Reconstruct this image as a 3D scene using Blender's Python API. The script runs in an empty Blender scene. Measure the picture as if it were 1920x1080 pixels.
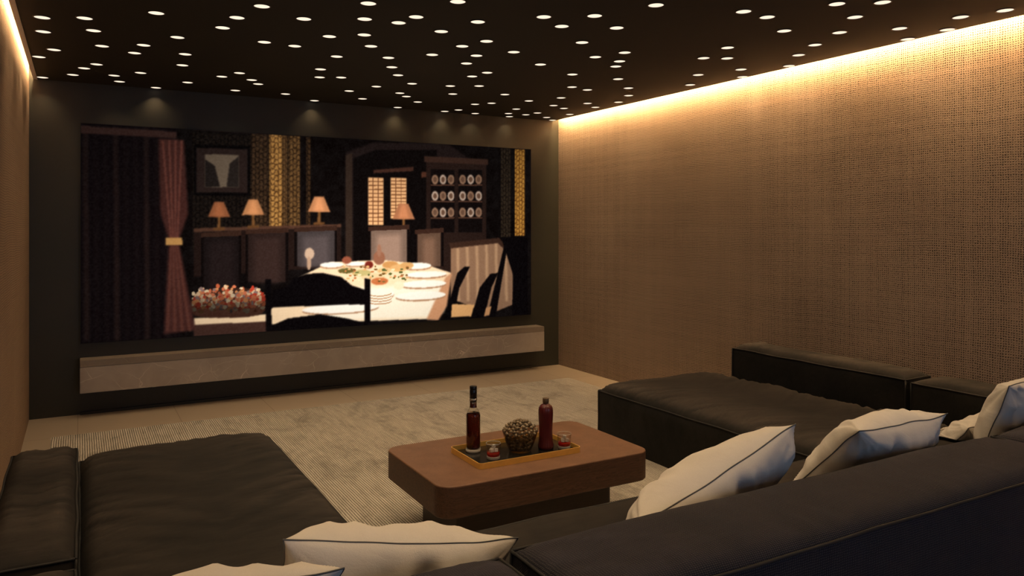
import bpy, bmesh, math, random
import numpy as np
from mathutils import Vector, Matrix, noise

random.seed(7)
SC = bpy.context.scene
COL = SC.collection
PI = math.pi

# ------------------------------------------------------------------ room measures
CAM_H = 1.52
F_PX = 1435.0
YAW = math.radians(29.45)
XL, XR, YF, YB = -0.35, 4.63, 7.15, -2.60
ZC = 2.70           # underside of the dropped black ceiling
ZTOP = 2.82         # cove top
SPOT_W = 4.2


# ------------------------------------------------------------------ node helpers
class NT:
    def __init__(self, name):
        self.m = bpy.data.materials.new(name)
        self.m.use_nodes = True
        self.t = self.m.node_tree
        self.t.nodes.clear()
        self.out = self.t.nodes.new('ShaderNodeOutputMaterial')
        self._obj = None

    def n(self, kind, **kw):
        nd = self.t.nodes.new(kind)
        for k, v in kw.items():
            setattr(nd, k, v)
        return nd

    def put(self, sock, v):
        if v is None:
            return
        if isinstance(v, bpy.types.NodeSocket):
            self.t.links.new(v, sock)
        elif isinstance(v, (tuple, list)) and len(v) == 3 and sock.type == 'RGBA':
            sock.default_value = (*v, 1)
        else:
            sock.default_value = v

    def obj(self):
        if self._obj is None:
            self._obj = self.n('ShaderNodeTexCoord').outputs['Object']
        return self._obj

    def mapping(self, vec=None, scale=(1, 1, 1), rot=(0, 0, 0), loc=(0, 0, 0)):
        nd = self.n('ShaderNodeMapping')
        self.put(nd.inputs['Vector'], vec or self.obj())
        nd.inputs['Scale'].default_value = scale
        nd.inputs['Rotation'].default_value = rot
        nd.inputs['Location'].default_value = loc
        return nd.outputs[0]

    def noise(self, vec=None, scale=5, detail=3, rough=.5, dist=0, out='Fac'):
        nd = self.n('ShaderNodeTexNoise')
        self.put(nd.inputs['Vector'], vec or self.obj())
        nd.inputs['Scale'].default_value = scale
        nd.inputs['Detail'].default_value = detail
        nd.inputs['Roughness'].default_value = rough
        nd.inputs['Distortion'].default_value = dist
        return nd.outputs[out]

    def math(self, op, a, b=None, c=None, clamp=False):
        nd = self.n('ShaderNodeMath', operation=op, use_clamp=clamp)
        for i, v in enumerate((a, b, c)):
            self.put(nd.inputs[i], v)
        return nd.outputs[0]

    def sep(self, vec=None):
        nd = self.n('ShaderNodeSeparateXYZ')
        self.put(nd.inputs[0], vec or self.obj())
        return nd.outputs

    def mix(self, fac, a, b):
        nd = self.n('ShaderNodeMix', data_type='RGBA')
        self.put(nd.inputs['Factor'], fac)
        self.put(nd.inputs['A'], a)
        self.put(nd.inputs['B'], b)
        # colour sockets are the later ones of the same name
        ia = [s for s in nd.inputs if s.name == 'A' and s.type == 'RGBA'][0]
        ib = [s for s in nd.inputs if s.name == 'B' and s.type == 'RGBA'][0]
        self.put(ia, a)
        self.put(ib, b)
        return [s for s in nd.outputs if s.type == 'RGBA'][0]

    def ramp(self, fac, stops):
        nd = self.n('ShaderNodeValToRGB')
        self.put(nd.inputs[0], fac)
        el = nd.color_ramp.elements
        while len(el) < len(stops):
            el.new(.5)
        for e, (p, c) in zip(el, stops):
            e.position = p
            e.color = (*c, 1) if isinstance(c, (tuple, list)) else (c, c, c, 1)
        return nd.outputs[0]

    def bump(self, h, strength=.3, dist=.01, normal=None):
        nd = self.n('ShaderNodeBump')
        nd.inputs['Strength'].default_value = strength
        nd.inputs['Distance'].default_value = dist
        self.put(nd.inputs['Height'], h)
        if normal:
            self.put(nd.inputs['Normal'], normal)
        return nd.outputs[0]

    def bsdf(self, color=(.5, .5, .5), rough=.5, metal=0, normal=None, **kw):
        nd = self.n('ShaderNodeBsdfPrincipled')
        self.put(nd.inputs['Base Color'], color)
        self.put(nd.inputs['Roughness'], rough)
        self.put(nd.inputs['Metallic'], metal)
        if normal:
            self.put(nd.inputs['Normal'], normal)
        for k, v in kw.items():
            self.put(nd.inputs[k.replace('_', ' ')], v)
        self.t.links.new(nd.outputs[0], self.out.inputs[0])
        return self.m


def plain(name, color, rough=.5, metal=0, **kw):
    """a colour with a fine procedural mottling"""
    t = NT(name)
    f = t.noise(scale=40, detail=3)
    c = t.mix(f, tuple(v * .88 for v in color), tuple(min(1, v * 1.12) for v in color))
    return t.bsdf(c, rough, metal, **kw)


# ------------------------------------------------------------------ materials
def mat_weave(name, light, dark, pitch=.0138, axis=1):
    t = NT(name)
    s = t.sep()
    n1 = t.noise(scale=1.6, detail=4, rough=.6, out='Color')
    ns = t.sep(n1)
    n2 = t.noise(scale=60, detail=2, rough=.6, out='Color')
    n2s = t.sep(n2)
    u = t.math('DIVIDE', s[axis], pitch)
    v = t.math('DIVIDE', s[2], pitch)
    u = t.math('ADD', u, t.math('MULTIPLY', t.math('SUBTRACT', ns[0], .5), 3.0))
    v = t.math('ADD', v, t.math('MULTIPLY', t.math('SUBTRACT', ns[1], .5), 4.0))
    u = t.math('ADD', u, t.math('MULTIPLY', t.math('SUBTRACT', n2s[0], .5), .8))
    v = t.math('ADD', v, t.math('MULTIPLY', t.math('SUBTRACT', n2s[1], .5), .8))
    wn = t.n('ShaderNodeTexWhiteNoise', noise_dimensions='1D')
    t.put(wn.inputs['W'], t.math('FLOOR', u))
    wv = t.n('ShaderNodeTexWhiteNoise', noise_dimensions='1D')
    t.put(wv.inputs['W'], t.math('FLOOR', v))
    su = t.math('ABSOLUTE', t.math('SINE', t.math('MULTIPLY', u, PI)))
    sv = t.math('ABSOLUTE', t.math('SINE', t.math('MULTIPLY', v, PI)))
    hole = t.math('MULTIPLY', t.math('POWER', su, 1.4), t.math('POWER', sv, 1.4))
    th = t.math('ADD', .22, t.math('ADD', t.math('MULTIPLY', wn.outputs[0], .20), t.math('MULTIPLY', wv.outputs[0], .16)))
    th = t.math('ADD', th, t.math('MULTIPLY', t.math('SUBTRACT', ns[2], .5), .5))
    hole = t.math('MULTIPLY', t.math('SUBTRACT', hole, th), 2.8, clamp=True)
    fib = t.noise(scale=150, detail=2)
    patch = t.noise(scale=1.1, detail=4, rough=.65)
    la = t.mix(t.math('MULTIPLY', t.math('SUBTRACT', fib, .3), 1.4, clamp=True), tuple(c * .80 for c in light), light)
    lb = t.mix(t.math('MULTIPLY', t.math('SUBTRACT', patch, .35), 2.5, clamp=True), tuple(c * w for c, w in zip(light, (.74, .72, .72))), la)
    col = t.mix(hole, lb, dark)
    hgt = t.math('SUBTRACT', 1.0, hole)
    return t.bsdf(col, .85, normal=t.bump(t.math('ADD', hgt, t.math('MULTIPLY', fib, .4)), .55, .006))


def mat_sofa(name, c0, c1, weave=0.0, pitch=.0075):
    t = NT(name)
    a = t.noise(scale=3.2, detail=5, rough=.6, dist=.6)
    b = t.noise(vec=t.mapping(scale=(3.2, 24, 24), rot=(0, 0, .35)), scale=1, detail=5, rough=.68, dist=1.2)
    f = t.math('ADD', t.math('MULTIPLY', a, .75), t.math('MULTIPLY', b, .4))
    f = t.math('MULTIPLY', t.math('SUBTRACT', f, .44), 3.2, clamp=True)
    col = t.mix(f, c0, c1)
    va = t.n('ShaderNodeVertexColor', layer_name='fold_sheen')
    sheen_fac = t.sep(va.outputs[0])[0]
    col = t.mix(t.math('MULTIPLY', sheen_fac, t.math('MULTIPLY', b, 1.5), clamp=True), col, tuple(c * w for c, w in zip(c1, (3.4, 3.1, 2.9))))  # lighter brown on the fold ridges: their sheen painted into the base colour
    grain = t.noise(scale=420, detail=2)
    h = t.math('MULTIPLY', grain, .35)
    if weave > 0:
        s = t.sep()
        w = t.noise(scale=55, detail=2, out='Color')
        ws = t.sep(w)
        u = t.math('ADD', t.math('DIVIDE', s[0], pitch), t.math('MULTIPLY', ws[0], .8))
        v = t.math('ADD', t.math('DIVIDE', t.math('ADD', s[1], s[2]), pitch), t.math('MULTIPLY', ws[1], .8))
        su = t.math('ABSOLUTE', t.math('SINE', t.math('MULTIPLY', u, PI)))
        sv = t.math('ABSOLUTE', t.math('SINE', t.math('MULTIPLY', v, PI)))
        wv = t.math('MULTIPLY', su, sv)
        col = t.mix(t.math('MULTIPLY', t.math('MULTIPLY', t.math('SUBTRACT', wv, .35), 1.5, clamp=True), weave), col, tuple(c * w for c, w in zip(c1, (4.6, 4.0, 2.9))))
        h = t.math('ADD', h, t.math('MULTIPLY', wv, weave * 1.6))
    h = t.math('ADD', h, t.math('MULTIPLY', b, .8))
    return t.bsdf(col, .72, normal=t.bump(h, .5, .003), Specular_IOR_Level=.16)


def mat_rug():
    t = NT('rug_wool')
    s = t.sep()
    nx = t.noise(scale=6, detail=3)
    u = t.math('ADD', t.math('DIVIDE', s[0], .0145), t.math('MULTIPLY', t.math('SUBTRACT', nx, .5), .45))
    st = t.math('ABSOLUTE', t.math('SINE', t.math('MULTIPLY', u, PI)))
    streak = t.noise(vec=t.mapping(scale=(48, 3.0, 1)), scale=1, detail=5, rough=.7)
    blot = t.noise(vec=t.mapping(scale=(2.6, 1.5, 1)), scale=1.8, detail=8, rough=.72, dist=.6)
    knots = t.noise(vec=t.mapping(scale=(90, 55, 1)), scale=1, detail=2)
    base = t.mix(t.math('MULTIPLY', t.math('SUBTRACT', streak, .34), 3.2, clamp=True), (.46, .42, .36), (.88, .81, .71))
    blf = t.math('MULTIPLY', t.math('SUBTRACT', blot, .49), 5.5, clamp=True)
    base = t.mix(t.math('MULTIPLY', t.math('SUBTRACT', t.noise(vec=t.mapping(scale=(260, 120, 1)), scale=1, detail=3, rough=.7), .40), 4, clamp=True), (.42, .385, .33), base)
    base = t.mix(t.math('MULTIPLY', blf, .62), base, (.19, .178, .16))
    gap = t.math('POWER', t.math('SUBTRACT', 1.0, st), 1.15)
    gap = t.math('MULTIPLY', gap, t.math('ADD', .55, t.math('MULTIPLY', knots, .9)), clamp=True)
    col = t.mix(t.math('MULTIPLY', gap, .95, clamp=True), base, (.05, .044, .037))
    h = t.math('ADD', t.math('MULTIPLY', st, 1.0), t.math('MULTIPLY', knots, .7))
    return t.bsdf(col, .95, normal=t.bump(h, .7, .006), Specular_IOR_Level=.1)


def mat_floor():
    t = NT('floor_stone_tile')
    br = t.n('ShaderNodeTexBrick')
    t.put(br.inputs['Vector'], t.mapping(loc=(.014, -.055, 0)))
    br.offset = 0
    br.inputs['Color1'].default_value = (.36, .295, .225, 1)
    br.inputs['Color2'].default_value = (.335, .275, .21, 1)
    br.inputs['Mortar'].default_value = (.17, .135, .10, 1)
    br.inputs['Scale'].default_value = 1
    br.inputs['Mortar Size'].default_value = .0028
    br.inputs['Mortar Smooth'].default_value = .2
    br.inputs['Brick Width'].default_value = .71
    br.inputs['Row Height'].default_value = .71
    cl = t.noise(scale=4, detail=6, rough=.65)
    col = t.mix(t.math('MULTIPLY', cl, .35), br.outputs['Color'], (.30, .24, .18))
    return t.bsdf(col, .42, Specular_IOR_Level=.35)


def mat_marble(name, a, b, vein):
    t = NT(name)
    cl = t.noise(scale=3.5, detail=7, rough=.62, dist=.8)
    col = t.mix(t.math('MULTIPLY', t.math('SUBTRACT', cl, .3), 2.2, clamp=True), a, b)
    acc = None
    for sc, rz, off, w in ((2.3, .5, 0, .013), (3.9, 1.3, 5, .011), (6.5, 2.2, 9, .011), (5.2, .9, 13, .010)):
        vo = t.n('ShaderNodeTexVoronoi', feature='DISTANCE_TO_EDGE')
        wob = t.noise(scale=2.5, detail=4, out='Color')
        vm = t.n('ShaderNodeVectorMath', operation='MULTIPLY_ADD')
        t.put(vm.inputs[0], wob)
        vm.inputs[1].default_value = (.28, .28, .28)
        t.put(vm.inputs[2], t.obj())
        t.put(vo.inputs['Vector'], t.mapping(vm.outputs[0], rot=(rz, rz * .6, rz), loc=(off, off * .3, off), scale=(1, 1, 1.7)))
        vo.inputs['Scale'].default_value = sc
        line = t.math('SUBTRACT', 1.0, t.math('DIVIDE', vo.outputs['Distance'], w), clamp=True)
        mask = t.math('MULTIPLY', t.math('SUBTRACT', t.noise(vec=t.mapping(loc=(off, 3, 1)), scale=3, detail=2), .48), 5, clamp=True)
        line = t.math('MULTIPLY', line, mask)
        acc = line if acc is None else t.math('MAXIMUM', acc, line)
    col = t.mix(t.math('MULTIPLY', acc, .9), col, vein)
    return t.bsdf(col, .45)


def mat_wood(name, a, b, along=0):
    t = NT(name)
    sc = [11, 11, 16]
    sc[along] = 1.3
    v = t.mapping(scale=tuple(sc))
    d = t.noise(vec=v, scale=1.6, detail=5, rough=.6, dist=1.4)
    wv = t.math('FRACT', t.math('MULTIPLY', d, 9))
    sc2 = [120, 120, 120]
    sc2[along] = 3
    fine = t.noise(vec=t.mapping(scale=tuple(sc2)), scale=1, detail=3)
    f = t.math('ADD', t.math('MULTIPLY', wv, .55), t.math('MULTIPLY', fine, .45))
    col = t.mix(f, a, b)
    return t.bsdf(col, .5, normal=t.bump(f, .15, .002))


def mat_tabletop():
    t = NT('tabletop_brown_stone')
    c = t.noise(scale=9, detail=6, rough=.65)
    sp = t.noise(scale=130, detail=2)
    col = t.mix(t.math('MULTIPLY', t.math('SUBTRACT', c, .3), 2.2, clamp=True), (.128, .066, .038), (.19, .10, .059))
    col = t.mix(t.math('MULTIPLY', t.math('SUBTRACT', sp, .60), 6, clamp=True), col, (.07, .035, .022))
    return t.bsdf(col, .5, normal=t.bump(sp, .12, .002), Specular_IOR_Level=.3)


def mat_glass(name, tint=(1, 1, 1), rough=0.0, ior=1.45):
    t = NT(name)
    f = t.noise(scale=3, detail=1)
    c = t.mix(f, tint, tuple(v * .985 for v in tint))
    return t.bsdf(c, rough, Transmission_Weight=1.0, IOR=ior)


def mat_thin_glass(name, tint, ior=1.45):
    t = NT(name)
    f = t.noise(scale=4, detail=1)
    tr = t.n('ShaderNodeBsdfTransparent')
    t.put(tr.inputs[0], t.mix(f, tint, tuple(v * .97 for v in tint)))
    gl = t.n('ShaderNodeBsdfGlossy')
    gl.inputs['Roughness'].default_value = .03
    fr = t.n('ShaderNodeLayerWeight')
    fr.inputs[0].default_value = .5
    mx = t.n('ShaderNodeMixShader')
    sch = t.math('MULTIPLY_ADD', t.math('POWER', fr.outputs['Facing'], 4.0), .9, .05)
    t.put(mx.inputs[0], sch)
    t.t.links.new(tr.outputs[0], mx.inputs[1])
    t.t.links.new(gl.outputs[0], mx.inputs[2])
    t.t.links.new(mx.outputs[0], t.out.inputs[0])
    return t.m


def mat_emit(name, color, strength):
    t = NT(name)
    e = t.n('ShaderNodeEmission')
    t.put(e.inputs[0], color)
    e.inputs[1].default_value = strength
    t.t.links.new(e.outputs[0], t.out.inputs[0])
    return t.m


def mat_pillow():
    t = NT('pillow_linen')
    s = t.sep()
    w = t.noise(scale=9, detail=5, rough=.6)
    fib = t.noise(scale=320, detail=2)
    f = t.math('ADD', t.math('MULTIPLY', w, .6), t.math('MULTIPLY', fib, .4))
    col = t.mix(f, (.54, .505, .455), (.70, .66, .60))
    h = t.math('ADD', t.math('MULTIPLY', fib, .3), t.math('MULTIPLY', t.noise(vec=t.mapping(scale=(1, 2.2, 1)), scale=14, detail=4, dist=.7), 1.2))
    return t.bsdf(col, .88, normal=t.bump(h, .35, .006), Specular_IOR_Level=.15)


M = {}
M['wall_weave'] = mat_weave('woven_wallcovering', (.41, .298, .216), (.055, .036, .023))
M['wall_weave_fine'] = mat_weave('woven_wallcovering_left', (.40, .265, .165), (.17, .105, .062))
M['front_wall'] = plain('dark_olive_panel', (.0245, .0242, .0155), .5)
M['ceiling'] = plain('black_ceiling', (.017, .0145, .0118), .8)
M['cove_trim'] = plain('pale_grey_slot_trim', (.62, .58, .60), .6)
M['cove'] = plain('grey_cove_plaster', (.33, .30, .31), .8)
M['floor'] = mat_floor()
M['rug'] = mat_rug()
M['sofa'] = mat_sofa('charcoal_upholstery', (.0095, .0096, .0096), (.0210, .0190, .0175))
M['sofa_weave'] = mat_sofa('charcoal_coarse_weave', (.0100, .0112, .0178), (.0160, .0170, .0255), weave=.85)
M['piping_dark'] = plain('black_piping', (.007, .0067, .0065), .7)
M['pillow'] = mat_pillow()
M['pillow_piping'] = plain('grey_piping', (.10, .098, .095), .85)
M['marble'] = mat_marble('grey_brown_marble', (.33, .285, .25), (.43, .38, .335), (.72, .65, .58))
M['marble_top'] = mat_marble('brown_marble_top', (.20, .165, .132), (.26, .215, .175), (.40, .34, .28))
M['tabletop'] = mat_tabletop()
M['wood'] = mat_wood('dark_walnut', (.024, .011, .007), (.15, .076, .044))
M['wood_base'] = mat_wood('darker_walnut', (.030, .015, .009), (.055, .028, .016))
M['brass'] = plain('tray_gold', (.86, .52, .13), .34, 0.45)
M['tray_black'] = plain('tray_black', (.012, .011, .010), .22)
M['glass'] = mat_glass('clear_glass', (.97, .97, .95))
M['bowl_glass'] = mat_thin_glass('amber_bowl_glass', (.74, .66, .55))
M['thin_glass'] = mat_thin_glass('thin_clear_glass', (.97, .96, .94))
M['liquor'] = mat_glass('dark_red_liquor', (.085, .012, .008), 0, 1.36)
M['red_drink'] = plain('red_drink', (.55, .02, .015), .08, Transmission_Weight=.55, IOR=1.34)
M['thick_glass'] = plain('thick_glass_rim', (.80, .77, .70), .12, Transmission_Weight=.55, IOR=1.45)  # pale body colour paints in the caustic glow and bright rim highlights
M['ice'] = plain('ice', (.85, .80, .74), .15, Transmission_Weight=.5, IOR=1.31)
M['cap_black'] = plain('black_cap', (.006, .006, .006), .3)
M['seal'] = plain('dark_red_seal', (.035, .006, .005), .25)
M['collar'] = plain('silver_foil', (.45, .42, .38), .3, .9)
M['maroon'] = plain('maroon_ribbed_plastic', (.085, .0105, .012), .25)
M['maroon_cap'] = plain('brown_cap', (.10, .060, .030), .45)
M['nut'] = plain('olive_nut_shell', (.20, .148, .088), .38)
M['nut_tip'] = plain('dark_nut_tip', (.035, .024, .014), .6)
M['ring'] = plain('downlight_trim', (.03, .027, .022), .5)
M['lens'] = mat_emit('warm_downlight', (1, .81, .62), 1.22)
M['led'] = mat_emit('warm_led', (1, .62, .28), 310)
M['led_left'] = mat_emit('warm_led_soft', (1, .64, .31), 130)
M['screen_frame'] = plain('black_screen_frame', (.006, .006, .006), .6)
M['window_frame'] = plain('dark_window_frame', (.05, .05, .05), .5)


# ------------------------------------------------------------------ mesh helpers
def link(name, verts, faces, mats, parent=None, smooth=False, mat_idx=None):
    me = bpy.data.meshes.new(name)
    me.from_pydata([tuple(v) for v in verts], [], faces)
    if not isinstance(mats, (list, tuple)):
        mats = [mats]
    for m in mats:
        me.materials.append(m)
    if mat_idx is not None:
        me.polygons.foreach_set('material_index', mat_idx)
    if smooth:
        me.polygons.foreach_set('use_smooth', [True] * len(me.polygons))
    me.update()
    o = bpy.data.objects.new(name, me)
    COL.objects.link(o)
    if parent:
        o.parent = parent
    return o


def link_bm(name, bm, mats, parent=None, smooth=False):
    me = bpy.data.meshes.new(name)
    bm.normal_update()
    bm.to_mesh(me)
    bm.free()
    if not isinstance(mats, (list, tuple)):
        mats = [mats]
    for m in mats:
        me.materials.append(m)
    if smooth:
        me.polygons.foreach_set('use_smooth', [True] * len(me.polygons))
    o = bpy.data.objects.new(name, me)
    COL.objects.link(o)
    if parent:
        o.parent = parent
    return o


def tag(o, label, cat, group=None):
    o['label'] = label
    o['category'] = cat
    if group:
        o['group'] = group
    return o


def struct(o):
    o['kind'] = 'structure'
    return o


def thing(name, loc, label, cat, group=None, rot=(0, 0, 0)):
    o = bpy.data.objects.new(name, None)
    o.empty_display_size = .1
    COL.objects.link(o)
    o.location = loc
    o.rotation_euler = rot
    return tag(o, label, cat, group)


def box_vf(x0, x1, y0, y1, z0, z1, off=0):
    v = [(x0, y0, z0), (x1, y0, z0), (x1, y1, z0), (x0, y1, z0), (x0, y0, z1), (x1, y0, z1), (x1, y1, z1), (x0, y1, z1)]
    f = [(0, 3, 2, 1), (4, 5, 6, 7), (0, 1, 5, 4), (1, 2, 6, 5), (2, 3, 7, 6), (3, 0, 4, 7)]
    return v, [tuple(i + off for i in q) for q in f]


def boxes(name, lst, mats, parent=None, idx=None):
    V, Fc, mi = [], [], []
    for k, b in enumerate(lst):
        v, f = box_vf(*b, off=len(V))
        V += v
        Fc += f
        mi += [0 if idx is None else idx[k]] * 6
    return link(name, V, Fc, mats, parent, mat_idx=mi)


def bevel_box(name, x0, x1, y0, y1, z0, z1, r, mats, parent=None):
    bm = bmesh.new()
    v, f = box_vf(x0, x1, y0, y1, z0, z1)
    bv = [bm.verts.new(p) for p in v]
    for q in f:
        bm.faces.new([bv[i] for i in q])
    bmesh.ops.bevel(bm, geom=list(bm.edges), offset=r, segments=2, affect='EDGES')
    return link_bm(name, bm, mats, parent)


def lathe(name, prof, mats, parent=None, seg=40, wob=None, mat_of=None, close=True):
    """prof: list of (r, z); first and last r may be 0"""
    V, Fc, mi = [], [], []
    rings = []
    for i, (r, z) in enumerate(prof):
        if r <= 1e-6:
            rings.append([len(V)])
            V.append((0, 0, z))
        else:
            ring = []
            for k in range(seg):
                a = 2 * PI * k / seg
                rr = r * (wob(a, i) if wob else 1)
                ring.append(len(V))
                V.append((rr * math.cos(a), rr * math.sin(a), z))
            rings.append(ring)
    for i in range(len(rings) - 1):
        A, B = rings[i], rings[i + 1]
        for k in range(seg):
            k2 = (k + 1) % seg
            if len(A) == 1 and len(B) == 1:
                continue
            if len(A) == 1:
                Fc.append((A[0], B[k2], B[k]))
            elif len(B) == 1:
                Fc.append((A[k], A[k2], B[0]))
            else:
                Fc.append((A[k], A[k2], B[k2], B[k]))
            mi.append(mat_of(i) if mat_of else 0)
    return link(name, V, Fc, mats, parent, True, mi)


def tube_vf(paths, r, seg=6):
    V, Fc = [], []
    for pts, closed in paths:
        n = len(pts)
        base = len(V)
        for i, p in enumerate(pts):
            a = pts[(i - 1) % n] if (closed or i > 0) else pts[i]
            b = pts[(i + 1) % n] if (closed or i < n - 1) else pts[i]
            d = (Vector(b) - Vector(a))
            d = d.normalized() if d.length > 1e-9 else Vector((1, 0, 0))
            up = Vector((0, 0, 1)) if abs(d.z) < .9 else Vector((1, 0, 0))
            s = d.cross(up).normalized()
            u = s.cross(d)
            for k in range(seg):
                t = 2 * PI * k / seg
                V.append(tuple(Vector(p) + s * (r * math.cos(t)) + u * (r * math.sin(t))))
        for i in range(n if closed else n - 1):
            j = (i + 1) % n
            for k in range(seg):
                k2 = (k + 1) % seg
                Fc.append((base + i * seg + k, base + i * seg + k2, base + j * seg + k2, base + j * seg + k))
        if not closed:
            Fc.append(tuple(base + k for k in reversed(range(seg))))
            Fc.append(tuple(base + (n - 1) * seg + k for k in range(seg)))
    return V, Fc


def rrect(x0, x1, y0, y1, r, seg=8):
    pts = []
    for cx, cy, a0 in ((x1 - r, y1 - r, 0), (x0 + r, y1 - r, PI / 2), (x0 + r, y0 + r, PI), (x1 - r, y0 + r, 1.5 * PI)):
        for k in range(seg + 1):
            a = a0 + PI / 2 * k / seg
            pts.append((cx + r * math.cos(a), cy + r * math.sin(a)))
    return pts


def nz(x, y, z=0):
    return noise.noise(Vector((x, y, z)))


# ------------------------------------------------------------------ camera
cam = bpy.data.cameras.new('camera')
cam.sensor_width = 36
cam.lens = F_PX / 1920 * 36
cam.shift_y = -113 / 1920
cam.clip_start = .02
co = bpy.data.objects.new('camera', cam)
co.location = (0, 0, CAM_H)
co.rotation_euler = (PI / 2, 0, -YAW)
COL.objects.link(co)
SC.camera = co

CY, SY = math.cos(YAW), math.sin(YAW)


def ray(px, py):
    """direction in room axes of a point of the picture, per metre of depth"""
    a = (px - 960) / F_PX
    return (CY * a + SY, -SY * a + CY, -(py - 427) / F_PX)


# ------------------------------------------------------------------ room shell
struct(boxes('floor', [(XL - .1, XR + .1, YB - .1, YF + .1, -.1, 0)], M['floor']))
struct(boxes('wall_front', [(XL - .1, XR + .1, YF, YF + .1, 0, 3.0)], M['front_wall']))
struct(boxes('wall_right', [(XR, XR + .1, YB - .1, YF, 0, 3.0)], M['wall_weave']))
struct(boxes('wall_left', [(XL - .1, XL, YB - .1, YF, 0, 3.0)], M['wall_weave_fine']))
WX0, WX1, WZ0, WZ1 = .3, 4.0, .55, 2.35
struct(boxes('wall_back', [(XL, WX0, YB - .1, YB, 0, 3.0), (WX1, XR, YB - .1, YB, 0, 3.0),
                           (WX0, WX1, YB - .1, YB, 0, WZ0), (WX0, WX1, YB - .1, YB, WZ1, 3.0)], M['wall_weave_fine']))
GAPL, GAPR = .045, .075
CX0, CX1 = XL + GAPL, XR - GAPR
struct(boxes('ceiling', [(CX0, CX1, YB, YF, ZC, ZC + .10), (XL, XR, YB, YF, ZTOP, ZTOP + .1)], [M['ceiling'], M['cove']], idx=[0, 1]))
struct(boxes('trim_1', [(CX0 - .016, CX0 + .012, YB, YF, ZC - .004, ZC - .0002)], M['cove_trim']))
struct(boxes('baseboard_front', [(0.0, 4.27, YF - .022, YF, 0, .022)], M['front_wall']))
# window behind the viewer
w = struct(boxes('window_1', [(WX0, WX0 + .06, YB - .09, YB - .03, WZ0, WZ1), (WX1 - .06, WX1, YB - .09, YB - .03, WZ0, WZ1),
                              (WX0, WX1, YB - .09, YB - .03, WZ0, WZ0 + .06), (WX0, WX1, YB - .09, YB - .03, WZ1 - .06, WZ1),
                              (2.12, 2.18, YB - .09, YB - .03, WZ0, WZ1)], M['window_frame']))
tg = NT('window_pane_glass')
tr = tg.n('ShaderNodeBsdfTransparent')
gl = tg.n('ShaderNodeBsdfGlossy')
gl.inputs['Roughness'].default_value = .02
mx = tg.n('ShaderNodeMixShader')
mx.inputs[0].default_value = .06
tg.t.links.new(tr.outputs[0], mx.inputs[1])
tg.t.links.new(gl.outputs[0], mx.inputs[2])
tg.t.links.new(mx.outputs[0], tg.out.inputs[0])
boxes('pane', [(WX0 + .06, 2.12, YB - .064, YB - .058, WZ0 + .06, WZ1 - .06), (2.18, WX1 - .06, YB - .064, YB - .058, WZ0 + .06, WZ1 - .06)], tg.m, w)

# ------------------------------------------------------------------ ceiling cove LED strips
for nm, x0, x1, lab in (('left', CX0 - .012, CX0 - .001, 'warm LED strip in the ceiling slot above the left wall'),
                        ('right', CX1 + .001, CX1 + .014, 'warm LED strip in the ceiling slot above the right wall')):
    t = thing('led_strip', ((x0 + x1) / 2, (YB + YF) / 2, ZC + .065), lab, 'light')
    hx, hy = (x1 - x0) / 2, (YF - YB) / 2 - .03
    boxes('light_bar', [(-hx, hx, -hy, hy, -.012, .012)], M['led'] if nm == 'right' else M['led_left'], t)

# ------------------------------------------------------------------ star ceiling downlights
L3 = [(237,96),(476,100),(879,71),(1473,33),(1333,97),(1709,104),(243,176),(526,170),(1252,154),(998,208),(1853,203),
      (574,257),(808,252),(757,296),(304,278),(219,318),(1042,303),(1026,365),(1487,235),(1658,257),(543,360),(473,382),
      (410,419),(230,433),(642,423),(672,457),(791,408),(874,498),(1055,462),(1248,429),(1347,409),(1416,448),(1452,471),
      (1324,507),(1606,527),(1761,569),(1894,316),(1803,388),(1798,433)]
L4 = [(272,17),(775,7),(541,93),(442,126),(251,105),(682,175),(888,121),(249,194),(287,258),(800,258),(937,230),(631,306),
      (385,323),(404,376),(880,311),(824,355),(1090,291),(1240,361),(119,434),(439,421),(518,469),(940,407),(856,428),(733,482),
      (895,482),(317,485),(164,510),(449,522),(486,541),(239,554),(550,572),(437,603),(747,527),(1040,530),(872,585),(965,579),
      (779,617),(670,635),(873,637),(1025,665),(1060,637),(1104,612),(1175,566),(1158,644),(1223,634),(1275,659),(1310,684),
      (1314,592),(1356,549),(1372,608),(1405,642),(1418,488),(1420,417),(1504,504),(1505,580),(1549,602),(1679,573),(1736,536),
      (1735,494),(1677,443),(1664,372),(1685,343),(1714,294),(1549,319),(1474,237),(1360,146),(1259,93),(1545,87),(1669,155),(1890,27)]
L5 = [(518,56),(636,84),(985,18),(1213,10),(1075,84),(721,153),(998,161),(1298,141),(1603,84),(1826,50),(1537,147),(1357,198),
      (438,237),(318,289),(436,290),(875,223),(793,274),(745,328),(505,346),(291,373),(251,423),(534,386)]
pix = [(x / 3, y / 3) for x, y in L3] + [(600 + x / 3, y / 3) for x, y in L4] + [(1200 + x / 2.6667, y / 2.6667) for x, y in L5]
spots = []
for px, py in pix:
    d = ray(px, py)
    k = (ZC - CAM_H) / d[2]
    x, y = d[0] * k, d[1] * k
    spots.append((min(max(x, CX0 + .05), CX1 - .05), min(y, YF - .075)))
n_seen = len(spots)
rg = random.Random(3)
tries = 0
while len(spots) < n_seen + 70 and tries < 5000:
    tries += 1
    x, y = rg.uniform(CX0 + .1, CX1 - .1), rg.uniform(1.3, 3.9)
    dx, dz = x * CY - y * SY, x * SY + y * CY          # only where the picture does not look
    if dz > .05 and 427 - F_PX * (ZC - CAM_H) / dz > -12 and -40 < 960 + F_PX * dx / dz < 1960:
        continue
    if min((x - a) ** 2 + (y - b) ** 2 for a, b in spots) > .22 ** 2:
        spots.append((x, y))
DL = 'small round warm downlight glowing in the black ceiling'
DG = 'star downlights scattered over the black ceiling'
r0, r1 = .041, .047
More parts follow.
